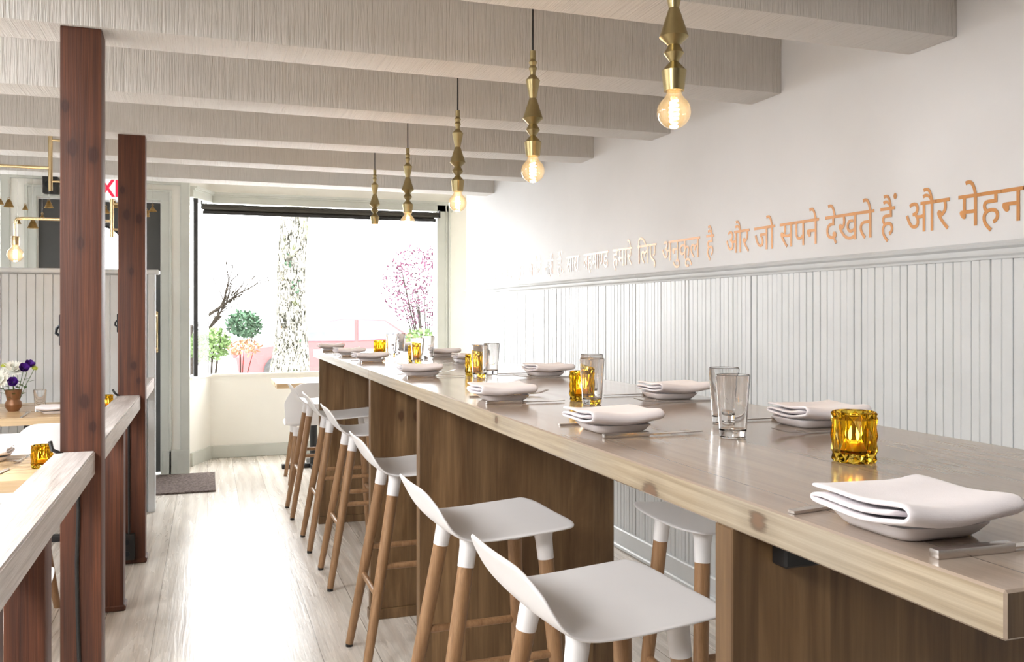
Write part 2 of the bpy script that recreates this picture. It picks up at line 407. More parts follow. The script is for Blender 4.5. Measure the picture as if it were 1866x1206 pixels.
struct(t.build('trim_4', M['cream'], smooth=0))
# baseboards
t = MB()
t.box(B[0] + 0.01, 2.8, 8.468, 8.495, 0, 0.115, .006); t.prism([(A[0] + .02, A[1] - .008), (B[0] + .015, B[1] - .022), B, A], 0, 0.115)
struct(t.build('baseboard_front', M['trim'], smooth=0))
struct(MB().box(XW - 0.03, XW, -3, 7.57, 0, 0.11, .006).box(XW - 0.045, XW, -3, 7.57, 0, 0.025, .006).build('baseboard_right', M['wains'], smooth=0))
# wainscot strips on the right wall
t = MB(); y = -0.6
t.box(XW - 0.004, XW + 0.002, -3.0, 7.58, 0.1, 1.5)
while y < 7.54:
    wd = rnd.choice((0.030, 0.034, 0.037, 0.040)); g = rnd.choice((0.0015, 0.0015, 0.002, 0.002, 0.005)); dz = rnd.uniform(-0.0012, 0.0012)
    e = min(y + wd, 7.575)
    t.box(XW - 0.014 + dz, XW, y, e, 0.10, 1.50, 0.0022); y += wd + g
struct(t.build('trim_5', M['wains'], smooth=0))
prof = [(XW, 1.490), (XW - 0.020, 1.490), (XW - 0.022, 1.497), (XW - 0.030, 1.503), (XW - 0.033, 1.510), (XW - 0.034, 1.518), (XW - 0.046, 1.525), (XW - 0.050, 1.533), (XW - 0.044, 1.541), (XW, 1.541)]
t = MB().extrude_y(prof, -3, 4.26); t.extrude_y(prof, 4.262, 7.59)
struct(t.build('trim_6', M['wains'], smooth=25))
# partition between dining area and entrance
t = MB(); t.box(-3.6, -0.34, 6.35, 6.42, 0, 1.59)
x = -3.59
while x < -0.40:
    e = x + rnd.choice((0.042, 0.046, 0.05)); t.box(x, min(e, -0.385), 6.335 + rnd.uniform(-.001, .001), 6.36, 0, 1.58, .002); x = e + rnd.choice((0.0015, 0.002, 0.004))
t.box(-0.375, -0.331, 6.325, 6.43, 0, 1.59, .004)
t.box(-3.6, -0.305, 6.30, 6.45, 1.588, 1.618, .006)
struct(t.build('wall_partition', M['wains'], smooth=0))

# windows
w1 = thing('window_1', 'big bay window of clear glass over the cream knee wall', 'window'); del w1['category']; w1['kind'] = 'structure'
t = MB(); t.box(B[0], 2.16, 8.535, 8.543, 0.76, 2.40); t.build('pane', M['pane'], w1, 0)
k = MB(); k.prism([(-0.13, 8.18), (0.014, 8.52), (0.008, 8.522), (-0.136, 8.182)], 0.772, 2.34); k.build('pane', M['pane'], w1, 0)
t = MB(); t.box(-0.118, -0.078, 8.185, 8.225, 0.772, 2.34, .006); o = t.build('frame', M['black'], w1, 0)
w2 = thing('window_2', 'sidelight window beyond the partition', 'window'); del w2['category']; w2['kind'] = 'structure'
MB().box(-2.45, -1.516, 7.86, 7.868, 0.45, 2.42).build('pane', M['pane'], w2, 0)
t = MB()
for a, b in ((-2.45, -2.40), (-1.56, -1.516)): t.box(a, b, 7.84, 7.89, .45, 2.42)
t.box(-2.45, -1.516, 7.84, 7.89, .45, .5); t.box(-2.45, -1.516, 7.84, 7.89, 2.37, 2.42)
t.build('frame', M['trim'], w2, 0)
# door with arched light
d = thing('door_1', 'charcoal entrance door with an arched glass light', 'door', (-0.817, 7.86, 0)); del d['category']; d['kind'] = 'structure'
t = MB(); hw, zb, ztop, dw = 0.17, 1.0, 1.865, 0.452
arc = [(hw * math.cos(a), ztop + hw * math.sin(a)) for a in [PI * i / 20 for i in range(21)]]
outer = []
hole = [(-hw, zb)] + [(hw, zb)] + arc
def face_xz(mb, poly, y): return [mb.bm.verts.new((px, y, pz)) for px, pz in poly]
for (p, q, r, s_) in ((-dw, -hw, 0.01, 2.24), (hw, dw, 0.01, 2.24), (-hw, hw, 0.01, zb)):
    t.box(p, q, -0.022, 0.022, r, s_)
for i in range(20):
    (xa, za), (xb, zb2) = arc[i], arc[i + 1]
    t.extrude_y([(xa, za), (xb, zb2), (xb, 2.24), (xa, 2.24)], -0.022, 0.022)
t.build('door_panel', M['door'], d, 0)
t = MB(); t.extrude_y(hole, -0.003, 0.003); t.build('pane', M['pane'], d, 0)
t = MB(); t.tube([(p[0], -0.028, p[1]) for p in [(-hw, zb)] + arc[::-1] + [(hw, zb)]], 0.010, 6); t.build('frame', M['black'], d)
t = MB(); t.box(.398, .432, -.030, -.02, 1.0, 1.34, .004)
t.tube([(.415, -.03, 1.30), (.415, -.06, 1.285), (.418, -.07, 1.22), (.412, -.07, 1.12), (.415, -.06, 1.06), (.415, -.03, 1.04)], [.006, .007, .009, .009, .007, .006], 8)
t.sphere((.415, -.035, 1.33), .016, 10, 8, (1, .5, 1)); t.sphere((.415, -.035, 1.02), .014, 10, 8, (1, .5, 1))
t.build('handle', M['brass2'], d)

# ------------------------------------------------------------------ ceiling beams
BE = [(1.23, 2.185, .20), (2.152, 2.197, .20), (3.047, 2.2316, .21), (3.962, 2.243, .20), (4.903, 2.275, .205), (5.885, 2.293, .20), (6.868, 2.314, .21)]
BL = ['square painted beam over the near end of the bar', 'square painted beam just short of the tall red post', 'grey painted beam resting on the tall red-brown post',
      'grey painted beam between the two red-brown posts', 'grey painted beam resting on the farther red-brown post', 'painted beam from which the little brass bells hang', 'last painted beam before the bay window']
for i, (y, z, th) in enumerate(BE):
    t = MB(); t.box(-3.6 - XW, 0, 0, th, 0, CZ - z, 0.006, 2)
    o = t.build('ceiling_beam', M['beam'], None, 40, (XW, y, z))
    if i == 4: o.rotation_euler = (0, 0, -math.radians(2.6))
    tag(o, BL[i], 'beam', 'ceiling beams', 'thing')

# ------------------------------------------------------------------ posts and rail
def post(y, x0, x1, ztop, dep, label, name='timber_post', hook=False):
    p = thing(name, label, 'post', ((x0 + x1) / 2, y + dep / 2, 0), 0, None)
    hx = (x1 - x0) / 2
    MB().box(-hx, hx, -dep / 2, dep / 2, 0, ztop, 0.006, 2).build('shaft', M['post'], p, 40)
    MB().box(-hx - .004, hx + .008, -dep / 2 - .004, dep / 2 + .006, 0, 0.028, .006).build('shoe', M['post'], p, 40)
    if hook:
        h = MB(); h.box(-hx - .009, -hx + .002, -.015, .015, 1.225, 1.325, .003)
        h.tube([(-hx - .008, 0, 1.29), (-hx - .017, 0, 1.28), (-hx - .019, 0, 1.265), (-hx - .010, 0, 1.258)], .0045, 8)
        h.build('coat_hook', M['iron'], p)
    return p
post1 = post(3.062, -0.437, -0.318, 2.2316, .115, 'tall reddish brown timber post with knots and a whitewashed rail on both sides', hook=True)
post2 = post(5.06, -0.447, -0.313, 2.284, .115, 'farther tall reddish brown timber post beside the black power outlet', hook=True)
post(4.27, -0.462, -0.353, 0.825, .09, 'short brown rail post standing between the two tall posts', 'rail_post')
post(2.165, -0.42, -0.338, 0.82, .09, 'short dark brown rail post in front of the tall knotty post', 'rail_post')
post(1.79, -0.45, -0.363, 0.81, .09, 'short brown rail post cut by the edge under the near rail', 'rail_post')
def rail(y0, y1, z0, z1, label):
    t = MB()
    def ring(y, z): return [(-.452, y, z - .075), (-.336, y, z - .075), (-.336, y, z), (-.452, y, z)]
    t.loft([ring(y0, z0), ring(y1, z1)])
    bmesh.ops.bevel(t.bm, geom=t.bm.edges[:], offset=.004, segments=2, affect='EDGES')
    tag(t.build('handrail', M['rail'], None, 40), label, 'rail', 'whitewashed rails')
rail(0.9, 3.062, .885, .893, 'whitewashed timber rail running to the near side of the tall knotty post')
rail(3.177, 5.06, .893, .893, 'whitewashed timber rail between the two tall posts')
rail(5.175, 6.33, .893, .90, 'short whitewashed timber rail between the farther post and the partition')
t = MB(); t.tube([(-.462, 3.05, .93), (-.455, 3.04, .905), (-.43, 3.05, .89), (-.385, 3.055, .80), (-.383, 3.055, .70), (-.388, 3.055, .55), (-.386, 3.055, .40), (-.382, 3.055, .25), (-.374, 3.055, .10), (-.374, 3.055, .006)], .006, 8)
o = t.build('cord', M['black'], post1); o.matrix_parent_inverse = Matrix.Translation(-post1.location); o['label'] = 'black cord down the face of the post'
t = MB(); t.tube([(-.47, 5.05, .925), (-.46, 5.035, .91), (-.44, 5.05, .89), (-.41, 5.052, .80), (-.394, 5.052, .76), (-.392, 5.052, .5), (-.392, 5.052, .3), (-.39, 5.03, .165)], .006, 8)
o = t.build('cord', M['black'], post2); o.matrix_parent_inverse = Matrix.Translation(-post2.location); o['label'] = 'black cord dropping into the outlet'
po = thing('power_outlet', 'black double power outlet box at the foot of the farther post', 'outlet', (-.4, 5.055, 0.03))
MB().box(-.038, .038, -.038, 0, 0, .135, .004).build('housing', M['black'], po, 40)
for z in (.035, .095):
    s_ = MB().lathe([(.014, 0), (.014, .004)], 16, rot=Matrix.Rotation(PI / 2, 3, 'X')).build('socket', M['iron'], po); s_.location = (0, -.038, z)

# ------------------------------------------------------------------ communal bar table
bt = thing('bar_table', 'long counter-height timber table on broad plank legs beside the white wall', 'table', (0, 0, 0))
X0, X1 = 0.664, 1.385
for ya, yb in ((0.588, 3.829), (3.831, 5.95)):
    o = MB().box(X0, X1, ya, yb, 1.040, 1.085, 0.0025).build('tabletop', M['top'], bt, 40)
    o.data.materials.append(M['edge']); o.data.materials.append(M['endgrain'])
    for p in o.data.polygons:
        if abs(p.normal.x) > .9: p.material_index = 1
        elif abs(p.normal.y) > .9: p.material_index = 2
for y in (1.018, 2.862, 3.79, 5.62):
    MB().box(X0 + .002, X1 - .004, y, y + .042, 0.045, 1.040, 0.002).build('leg', M['slab'], bt, 40)
    f = MB().box(X0 - .004, X1, y - .006, y + .048, 0, .045, 0.002).build('base_strip', M['slab'], bt, 40)
for (y, x) in ((1.018, .728), (3.79, .775)):
    u = MB().box(x, x + .115, y - .032, y, .988, 1.040, .003).build('outlet_box', M['black'], bt, 40); u['label'] = 'black outlet box under the tabletop'

# ------------------------------------------------------------------ seating
def interp(pts, s):
    n = len(pts) - 1; f = min(max(s, 0), 1) * n; i = min(int(f), n - 1); u = f - i
    p0, p1, p2, p3 = pts[max(i - 1, 0)], pts[i], pts[i + 1], pts[min(i + 2, n)]
    r = []
    for a, b, c, d_ in zip(p0, p1, p2, p3):
        r.append(0.5 * (2 * b + (c - a) * u + (2 * a - 5 * b + 4 * c - d_) * u * u + (-a + 3 * b - 3 * c + d_) * u ** 3))
    return r
def sstep(a, b, x):
    x = min(max((x - a) / (b - a), 0), 1); return x * x * (3 - 2 * x)
def shell(name, parent, prof, W, ca, cb, wrap, th, back_pow=3, rise=.008, apow=6):
    t = MB()
    def fn(u, v):
        tt = (u * 2 - 1); a = ca * abs(tt) ** apow; b = 1 - cb * abs(tt) ** back_pow
        s = a + (b - a) * v
        x, z = interp(prof, s); wd = interp([(q,) for q in W], s)[0]
        f = sstep(.45, .8, s)
        return Vector((x + f * wrap * tt * tt, wd * tt, z + (1 - f) * rise * (tt * tt - .4)))
    t.grid(fn, 15, 25)
    o = t.build(name, M['shell'], parent, 180)
    m = o.modifiers.new('thickness', 'SOLIDIFY'); m.thickness = th; m.offset = -1
    m = o.modifiers.new('smooth', 'SUBSURF'); m.levels = 1; m.render_levels = 2
    return o
def make_stool(label):
    r = thing('bar_stool', label, 'stool', (0, 0, 0), 0, 'white shell bar stools')
    prof = [(.212, .757), (.165, .752), (.115, .748), (.06, .744), (0, .740), (-.055, .738), (-.10, .741), (-.136, .752), (-.164, .774), (-.184, .804), (-.202, .838), (-.222, .873)]
    shell('seat', r, prof, [.196, .203, .206, .207, .207, .206, .205, .203, .200, .197, .189, .180], .06, .13, .012, .009, 7, apow=4)
    for sx in (1, -1):
        for sy in (1, -1):
            top = Vector((.105 * sx + .022, .115 * sy, .739)); bot = Vector((.195 * sx - .015, .185 * sy, 0))
            dr = (bot - top)
            j = top + dr * .115
            MB().tube([top + dr * .004, top + dr * .02, top + dr * .045, j], [.031, .0265, .0235, .0222], 16).build('leg_socket', M['shell'], r, 60)
            lg = MB().tube([j + dr * -.002, top + dr * .5, bot + Vector((0, 0, .012))], [.0212, .0205, .0155], 16).build('leg', M['oak'], r, 60)
            MB().tube([bot + Vector((0, 0, .012)), bot], .0145, 12).build('foot', M['black'], lg, 60)
    def at(sx, sy, z):
        top = Vector((.105 * sx + .022, .115 * sy, .739)); bot = Vector((.195 * sx - .015, .185 * sy, 0)); return top + (bot - top) * (1 - z / .738)
    for sy in (1, -1): MB().tube([at(-1, sy, .40), at(1, sy, .40)], .0115, 10).build('footrest', M['oak'], r, 60)
    for sx in (1, -1): MB().tube([at(sx, -1, .295), at(sx, 1, .295)], .0115, 10).build('footrest', M['oak'], r, 60)
    return r
SL = ['white shell bar stool with oak legs at the near end of the aisle-side row',
      'second white bar stool from the near end of the aisle side',
      'third white bar stool from the near end along the aisle side of the bar',
      'fourth white bar stool from the near end along the aisle side of the bar',
      'fifth white bar stool from the near end along the aisle side of the bar',
      'last white bar stool on the aisle side, next to the window']
proto = make_stool(SL[0])
ST = [(.745, 1.645, .03), (.745, 2.375, .02), (.745, 3.34, .0), (.765, 4.44, .0), (.745, 5.15, .0), (.725, 5.98, .0)]
for i, (x, y, a) in enumerate(ST):
    o = proto if i == 0 else dup(proto)
    o.location = (x, y, 0); o.rotation_euler = (0, 0, a); o['label'] = SL[i]
o = dup(proto); o.location = (1.405, 2.20, 0); o.rotation_euler = (0, 0, PI - .03)
o['label'] = 'white bar stool on the wall side of the bar, its front edge under the tabletop'

def make_chair(label):
    r = thing('dining_chair', label, 'chair', (0, 0, 0), 0, 'white shell dining chairs')
    prof = [(.215, .462), (.16, .458), (.10, .452), (.03, .446), (-.05, .443), (-.12, .448), (-.165, .468), (-.19, .51), (-.205, .57), (-.218, .64), (-.23, .71), (-.242, .79)]
    shell('seat', r, prof, [.21, .222, .228, .23, .23, .23, .23, .232, .236, .24, .24, .235], .05, .20, .10, .009, 4)
    for sx in (1, -1):
        for sy in (1, -1):
            top = Vector((.13 * sx, .14 * sy, .44)); bot = Vector((.20 * sx, .20 * sy, 0)); dr = bot - top; j = top + dr * .16
            MB().tube([top + dr * .01, top + dr * .07, j], [.036, .027, .0225], 14).build('leg_socket', M['shell'], r, 60)
            MB().tube([j, bot], [.021, .015], 14).build('leg', M['oak'], r, 60)
    return r
ch = make_chair('white shell chair on the far side of the nearer oak table, facing the camera')
CH = [(-.84, 4.22, -PI / 2, None), (-.70, 5.04, PI / 2, 'white shell chair with its back to the aisle, drawn up to the farther oak table'),
      (-.705, 3.13, PI / 2, 'white shell chair seen from behind under the edge of the nearer oak table'),
      (.80, 7.16, PI / 2, 'white shell chair pulled up to the small table under the bay window')]
for i, (x, y, a, lb) in enumerate(CH):
    o = ch if i == 0 else dup(ch)
    o.location = (x, y, 0); o.rotation_euler = (0, 0, a)
    if lb: o['label'] = lb

# ------------------------------------------------------------------ dining tables and the table under the window
def dining(x0, x1, y0, y1, z, label, name='dining_table', ped=False):
    r = thing(name, label, 'table', ((x0 + x1) / 2, (y0 + y1) / 2, 0))
    hx, hy = (x1 - x0) / 2, (y1 - y0) / 2
    MB().box(-hx, hx, -hy, hy, z - .042, z, .004, 2).build('tabletop', M['table'], r, 40)
    b = MB(); b.tube([(0, 0, .02), (0, 0, z - .04)], .032, 14); b.box(-.12, .12, -.12, .12, z - .055, z - .042)
    b.build('pedestal', M['black'], r, 40)
    for k in range(4):
        a = k * PI / 2 + PI / 4 * 0
        f = MB().box(0.0, min(hx, hy) * .85, -.035, .035, 0, .035, .006, 2).build('foot', M['black'], r, 40); f.rotation_euler = (0, 0, a)
    return r
dining(-1.30, -.475, 3.32, 3.92, .77, 'pale oak dining table holding an amber candle, behind the near rail')
dining(-1.45, -.49, 5.28, 6.15, .77, 'farther pale oak dining table with the flower vase, against the grey partition')
dining(.535, 1.20, 7.42, 8.05, .75, 'small oak table on a black pedestal under the bay window', 'cafe_table')

# ------------------------------------------------------------------ tableware
def rsq(h, z, n=40, e=5.0):
    R = []
    for k in range(n):
        a = 2 * PI * k / n; c, s = math.cos(a), math.sin(a)
        R.append((h * math.copysign(abs(c) ** (2 / e), c), h * math.copysign(abs(s) ** (2 / e), s), z))
    return R
def make_dish():
    t = MB(); t.loft([rsq(.046, 0), rsq(.052, .001), rsq(.058, .006), rsq(.066, .0155), rsq(.0672, .0178), rsq(.065, .0182), rsq(.058, .011), rsq(.048, .007), rsq(.01, .006)])
    return t.build('square_dish', M['dish'], None, 50)
def make_napkin(seed=0):
    r = random.Random(seed)
    path = [(.072, .027), (.03, .0285), (-.02, .0285), (-.058, .0285), (-.071, .0265), (-.0765, .020), (-.071, .0135), (-.058, .011), (-.02, .009), (.03, .009), (.062, .0095), (.0705, .013), (.062, .0175), (.03, .018), (-.02, .0185), (-.055, .0205)]
    ph = [r.uniform(0, 6) for _ in range(4)]
    def fn(u, v):
        y, z = interp(path, u); x = (v - .5) * .160
        lift = 0.012 * ((x / .075) ** 2 * .45 + (y / .075) ** 2 * .25) - .001
        wob = .0016 * math.sin(x * 45 + ph[0] + y * 20) + .0012 * math.sin(y * 60 + ph[1])
        edge = 1 + .035 * math.sin(u * 9 + ph[2]) * (1 if v < .5 else -1) * abs(v - .5) * 2
        return Vector((x * edge, y * 1.06, z * 1.0 + lift + wob + .006))
    o = MB().grid(fn, 40, 13).build('folded_napkin', M['napkin'], None, 180)
    m = o.modifiers.new('thickness', 'SOLIDIFY'); m.thickness = .006; m.offset = 0
    m = o.modifiers.new('smooth', 'SUBSURF'); m.levels = 1; m.render_levels = 1
    return o
def make_fork(L=.245):
    t = MB()
    sec = [(0, .0055, .004), (.004, .0065, .004), (L * .5, .0055, .004), (L * .62, .0038, .0045), (L * .70, .005, .006), (L * .745, .0105, .0085)]
    t.loft([[(x, -w_, z - .0018), (x, w_, z - .0018), (x, w_, z + .0018), (x, -w_, z + .0018)] for x, w_, z in sec])
    for k in range(4):
        yy = (k - 1.5) * .0058
        t.loft([[(x, yy - h, z - h * .6), (x, yy + h, z - h * .6), (x, yy + h, z + h * .6), (x, yy - h, z + h * .6)] for x, z, h in ((L * .735, .008, .0021), (L * .80, .0068, .002), (L * .9, .009, .0018), (L, .016, .0010))])
    return t.build('fork', M['steel'], None, 40)
def make_knife(L=.225):
    k = thing('table_knife', 'knife', 'knife')
    MB().box(0, L * .44, -.0065, .0065, 0, .0095, .002, 2).build('handle', M['steel'], k, 40)
    MB().loft([[(x, -a, .003), (x, b, .003), (x, b, .005), (x, -a, .005)] for x, a, b in ((L * .43, .005, .005), (L * .55, .007, .006), (L * .85, .0085, .006), (L * .96, .006, .005), (L, .0015, .0035))]).build('blade', M['steel'], k, 40)
    return k
ZT = 1.085
dish0, nap0, fork0, knife0 = make_dish(), [make_napkin(1), make_napkin(2), make_napkin(3)], make_fork(), make_knife()
used = dict(d=0, f=0, k=0, n=[0, 0, 0])
def first(key, obj):
    if used[key] == 0: used[key] = 1; return obj
    return dup(obj)
LEFT = [(.752, .795), (.80, 1.665), (.785, 2.345), (.785, 3.35), (.775, 4.40), (.77, 5.04), (.76, 5.75)]
RIGHT = [(1.245, 1.60), (1.255, 2.24), (1.245, 3.20), (1.215, 4.17), (1.24, 4.77), (1.255, 5.80)]
def place(i, x, y, side):
    sd = 'aisle side' if side > 0 else 'wall side'
    wh = '%s place from the near end, %s' % (ordi(i), sd)
    a = 0 if side > 0 else PI
    jx = rnd.uniform(-.01, .01)
    d_ = first('d', dish0); d_.location = (x, y, ZT); d_.rotation_euler = (0, 0, a + rnd.uniform(-.03, .03)); tag(d_, 'white square dish under a napkin, ' + wh, 'dish', 'square dishes on the bar')
    n_ = i % 3; src = nap0[n_]
    if used['n'][n_]: src = dup(src)
    used['n'][n_] = 1
    src.location = (x - .008 * side, y - .012, ZT + .0055); src.rotation_euler = (0, 0, rnd.uniform(-.05, .05)); tag(src, 'folded white napkin on a dish, ' + wh, 'napkin', 'folded napkins on the bar')
    f = first('f', fork0); f.location = (x - side * (.075 + jx), y + side * .105, ZT - .0018 + .0003); f.rotation_euler = (0, 0, a + (.15 if wh.startswith('first') and side > 0 else rnd.uniform(-.06, .06))); tag(f, 'steel fork, ' + wh, 'fork', 'forks on the bar')
    k = first('k', knife0); k.location = (x - side * (.072 - jx), y - side * .105, ZT); k.rotation_euler = (0, 0, a + rnd.uniform(-.05, .05)); tag(k, 'steel knife, ' + wh, 'knife', 'knives on the bar')
for i, (x, y) in enumerate(LEFT): place(i, x, y, 1)
for i, (x, y) in enumerate(RIGHT): place(i, x, y, -1)

def make_tumbler():
    prof = [(.001, .0), (.0235, .0), (.0255, .002), (.0265, .012), (.0337, .121), (.0334, .1228), (.0326, .1235), (.0318, .1222), (.0247, .018), (.0225, .0145), (.001, .0135)]
    return MB().lathe(prof, 40, cap0=True, cap1=True).build('water_glass', M['glass'], None, 40)
tum = make_tumbler(); first_t = True
GL = [(.976, 1.489, 'clear tumbler standing by itself in front, near the amber candle on the bar'), (1.085, 1.69, 'clear tumbler just behind the first tumbler on the bar'),
      (.971, 2.147, 'clear tumbler in front of the second amber candle on the bar'), (1.066, 2.36, 'clear tumbler behind the second amber candle on the bar'),
      (.973, 3.18, 'clear tumbler in front of the third amber candle on the bar'), (1.069, 3.334, 'clear tumbler to the wall side of the third amber candle'),
      (.963, 4.175, 'clear tumbler in front of the fourth amber candle on the bar'), (1.097, 4.50, 'clear tumbler to the wall side of the fourth amber candle'),
      (.998, 4.98, 'clear tumbler in front of the amber candle by the window'), (1.084, 5.16, 'clear tumbler to the wall side of the amber candle by the window')]
for x, y, lb in GL:
    o = tum if first_t else dup(tum); first_t = False
    o.location = (x, y, ZT + .0004); tag(o, lb, 'glass', 'clear tumblers on the bar')
o = dup(tum); o.location = (-.90, 5.60, .7704); tag(o, 'clear tumbler on the farther oak dining table beside the vase', 'glass', 'clear tumblers on the dining tables')
o = dup(tum); o.location = (-.76, 3.60, .7704); tag(o, 'clear tumbler on the nearer oak dining table at the picture edge', 'glass', 'clear tumblers on the dining tables')

def make_votive():
    n = 9; R = .0375; rings = []
    zs = [0, .004, .018, .044, .070, .080, .082]; fac = [.93, .96, 1, 1.0, 1.0, .985, .97]
    for i, (z, f) in enumerate(zip(zs, fac)):
        ring = []
        for k in range(2 * n):
            hi = ((k + i) % 2 == 0); rr = R * f * (1.0 if hi else .88)
            if i in (0, 6): rr = R * f * .95
            a = PI * k / n; ring.append((rr * math.cos(a), rr * math.sin(a), z))
        rings.append(ring)
    for r, z in ((.0325, .0825), (.031, .081), (.0295, .020), (.027, .0155), (.004, .0145)):
        rings.append([(r * math.cos(PI * k / n), r * math.sin(PI * k / n), z) for k in range(2 * n)])
    t = MB()
    R_ = [[t.bm.verts.new(p) for p in r] for r in rings]; m = 2 * n
    for i in range(len(R_) - 1):
        for j in range(m):
            a, b, c, d_ = R_[i][j], R_[i][(j + 1) % m], R_[i + 1][(j + 1) % m], R_[i + 1][j]
            if i < 6:
                if (i + j) % 2 == 0: t.bm.faces.new((a, b, d_)); t.bm.faces.new((b, c, d_))
                else: t.bm.faces.new((a, b, c)); t.bm.faces.new((a, c, d_))
            else: t.bm.faces.new((a, b, c, d_))
    t.bm.faces.new(R_[0][::-1]); t.bm.faces.new(R_[-1])
    return t.build('votive_holder', M['amber'], None, 20)
def make_tealight():
    r = thing('tea_light', 'x', 'candle')
    MB().lathe([(.019, 0), (.0195, .001), (.0195, .015), (.0185, .016), (.017, .0145), (.002, .014)], 24).build('wax', M['wax'], r)
    MB().tube([(0, 0, .013), (0, 0, .02)], .0008, 6).build('wick', M['black'], r)
    MB().lathe([(.0005, 0), (.0035, .004), (.0046, .009), (.0036, .016), (.0016, .023), (.0004, .028)], 12).build('flame', M['flame'], r).location = (0, 0, .0175)
    return r
vot, tea = make_votive(), make_tealight(); fv = True
VO = [(1.01, 1.186, ZT, 'amber faceted votive holder at the near end of the bar', 'near end of the bar'), (.99, 2.255, ZT, 'second amber votive holder from the near end of the bar', 'second place along the bar'),
      (.985, 3.29, ZT, 'third amber votive holder from the near end of the bar', 'third place along the bar'), (.98, 4.30, ZT, 'fourth amber votive holder from the near end of the bar', 'fourth place along the bar'),
      (.97, 5.20, ZT, 'last amber votive holder on the bar, by the window', 'window end of the bar'), (-.566, 3.56, .77, 'amber faceted votive holder on the nearer oak dining table', 'nearer oak dining table'),
      (-.555, 5.61, .77, 'amber faceted votive holder on the farther oak table between the posts', 'farther oak dining table')]
for i, (x, y, z, lb, w_) in enumerate(VO):
    o = vot if fv else dup(vot); q = tea if fv else dup(tea); fv = False
    o.location = (x, y, z + .0003); o.rotation_euler = (0, 0, .4 * i + .13); tag(o, lb, 'candle holder', 'amber votive holders')
    q.location = (x, y, z + .0165); tag(q, 'lit tea light inside the amber holder, ' + w_, 'candle', 'lit tea lights')

# settings on the oak tables
def put(src, loc, rz, label, cat, grp):
    o = dup(src); o.location = loc; o.rotation_euler = (0, 0, rz); return tag(o, label, cat, grp)
G2 = 'settings on the oak dining tables'
put(dish0, (-.80, 5.46, .77), 0, 'white square dish on the farther oak table beside the post', 'dish', G2)
put(nap0[0], (-.808, 5.46, .7755), 0, 'folded white napkin on the farther oak table beside the post', 'napkin', G2)
put(fork0, (-.94, 5.29, .7685), PI / 2 + .02, 'steel fork on the farther oak table in front of the vase', 'fork', G2)
put(dish0, (-.78, 3.80, .77), 0, 'white square dish on the nearer oak table, far side', 'dish', G2)
put(nap0[1], (-.788, 3.80, .7755), 0, 'folded white napkin on the nearer oak table, far side', 'napkin', G2)
put(fork0, (-.655, 3.90, .7685), -PI / 2 - .1, 'steel fork on the nearer oak table beside the amber candle', 'fork', G2)
put(dish0, (-.80, 3.42, .77), 0, 'white square dish on the nearer oak table at the picture edge', 'dish', G2)
put(nap0[2], (-.80, 3.42, .7755), 0, 'folded white napkin on the nearer oak table at the picture edge', 'napkin', G2)
put(knife0, (-.70, 3.34, .77), PI / 2 - .12, 'steel knife on the nearer oak table near the front edge', 'knife', G2)

# ------------------------------------------------------------------ vase and flowers
VX, VY, VZ = -1.045, 5.66, .77
t = MB().lathe([(.001, 0), (.027, 0), (.029, .004), (.040, .022), (.044, .038), (.041, .052), (.034, .062), (.033, .066), (.037, .085), (.042, .105), (.0445, .122), (.0425, .122), (.035, .085), (.031, .064), (.036, .04), (.02, .012), (.001, .01)], 32)
tag(t.build('flower_vase', M['clay'], None, 40, (VX, VY, VZ)), 'brown copper vase of mixed flowers on the farther oak table', 'vase')
def petal(mb, c, dirv, up, L, wd, curl):
    side = dirv.cross(up)
    if side.length < 1e-4: side = dirv.orthogonal()
    side = side.normalized(); R_ = []
    for i in range(4):
        f = i / 3; cen = c + dirv * L * f + up * (curl * f * f); ww = wd * (.35, 1, .95, .3)[i]
        R_.append([mb.bm.verts.new(cen - side * ww), mb.bm.verts.new(cen + up * wd * -.15), mb.bm.verts.new(cen + side * ww)])
    for i in range(3):
        for j in range(2): mb.bm.faces.new((R_[i][j], R_[i][j + 1], R_[i + 1][j + 1], R_[i + 1][j]))
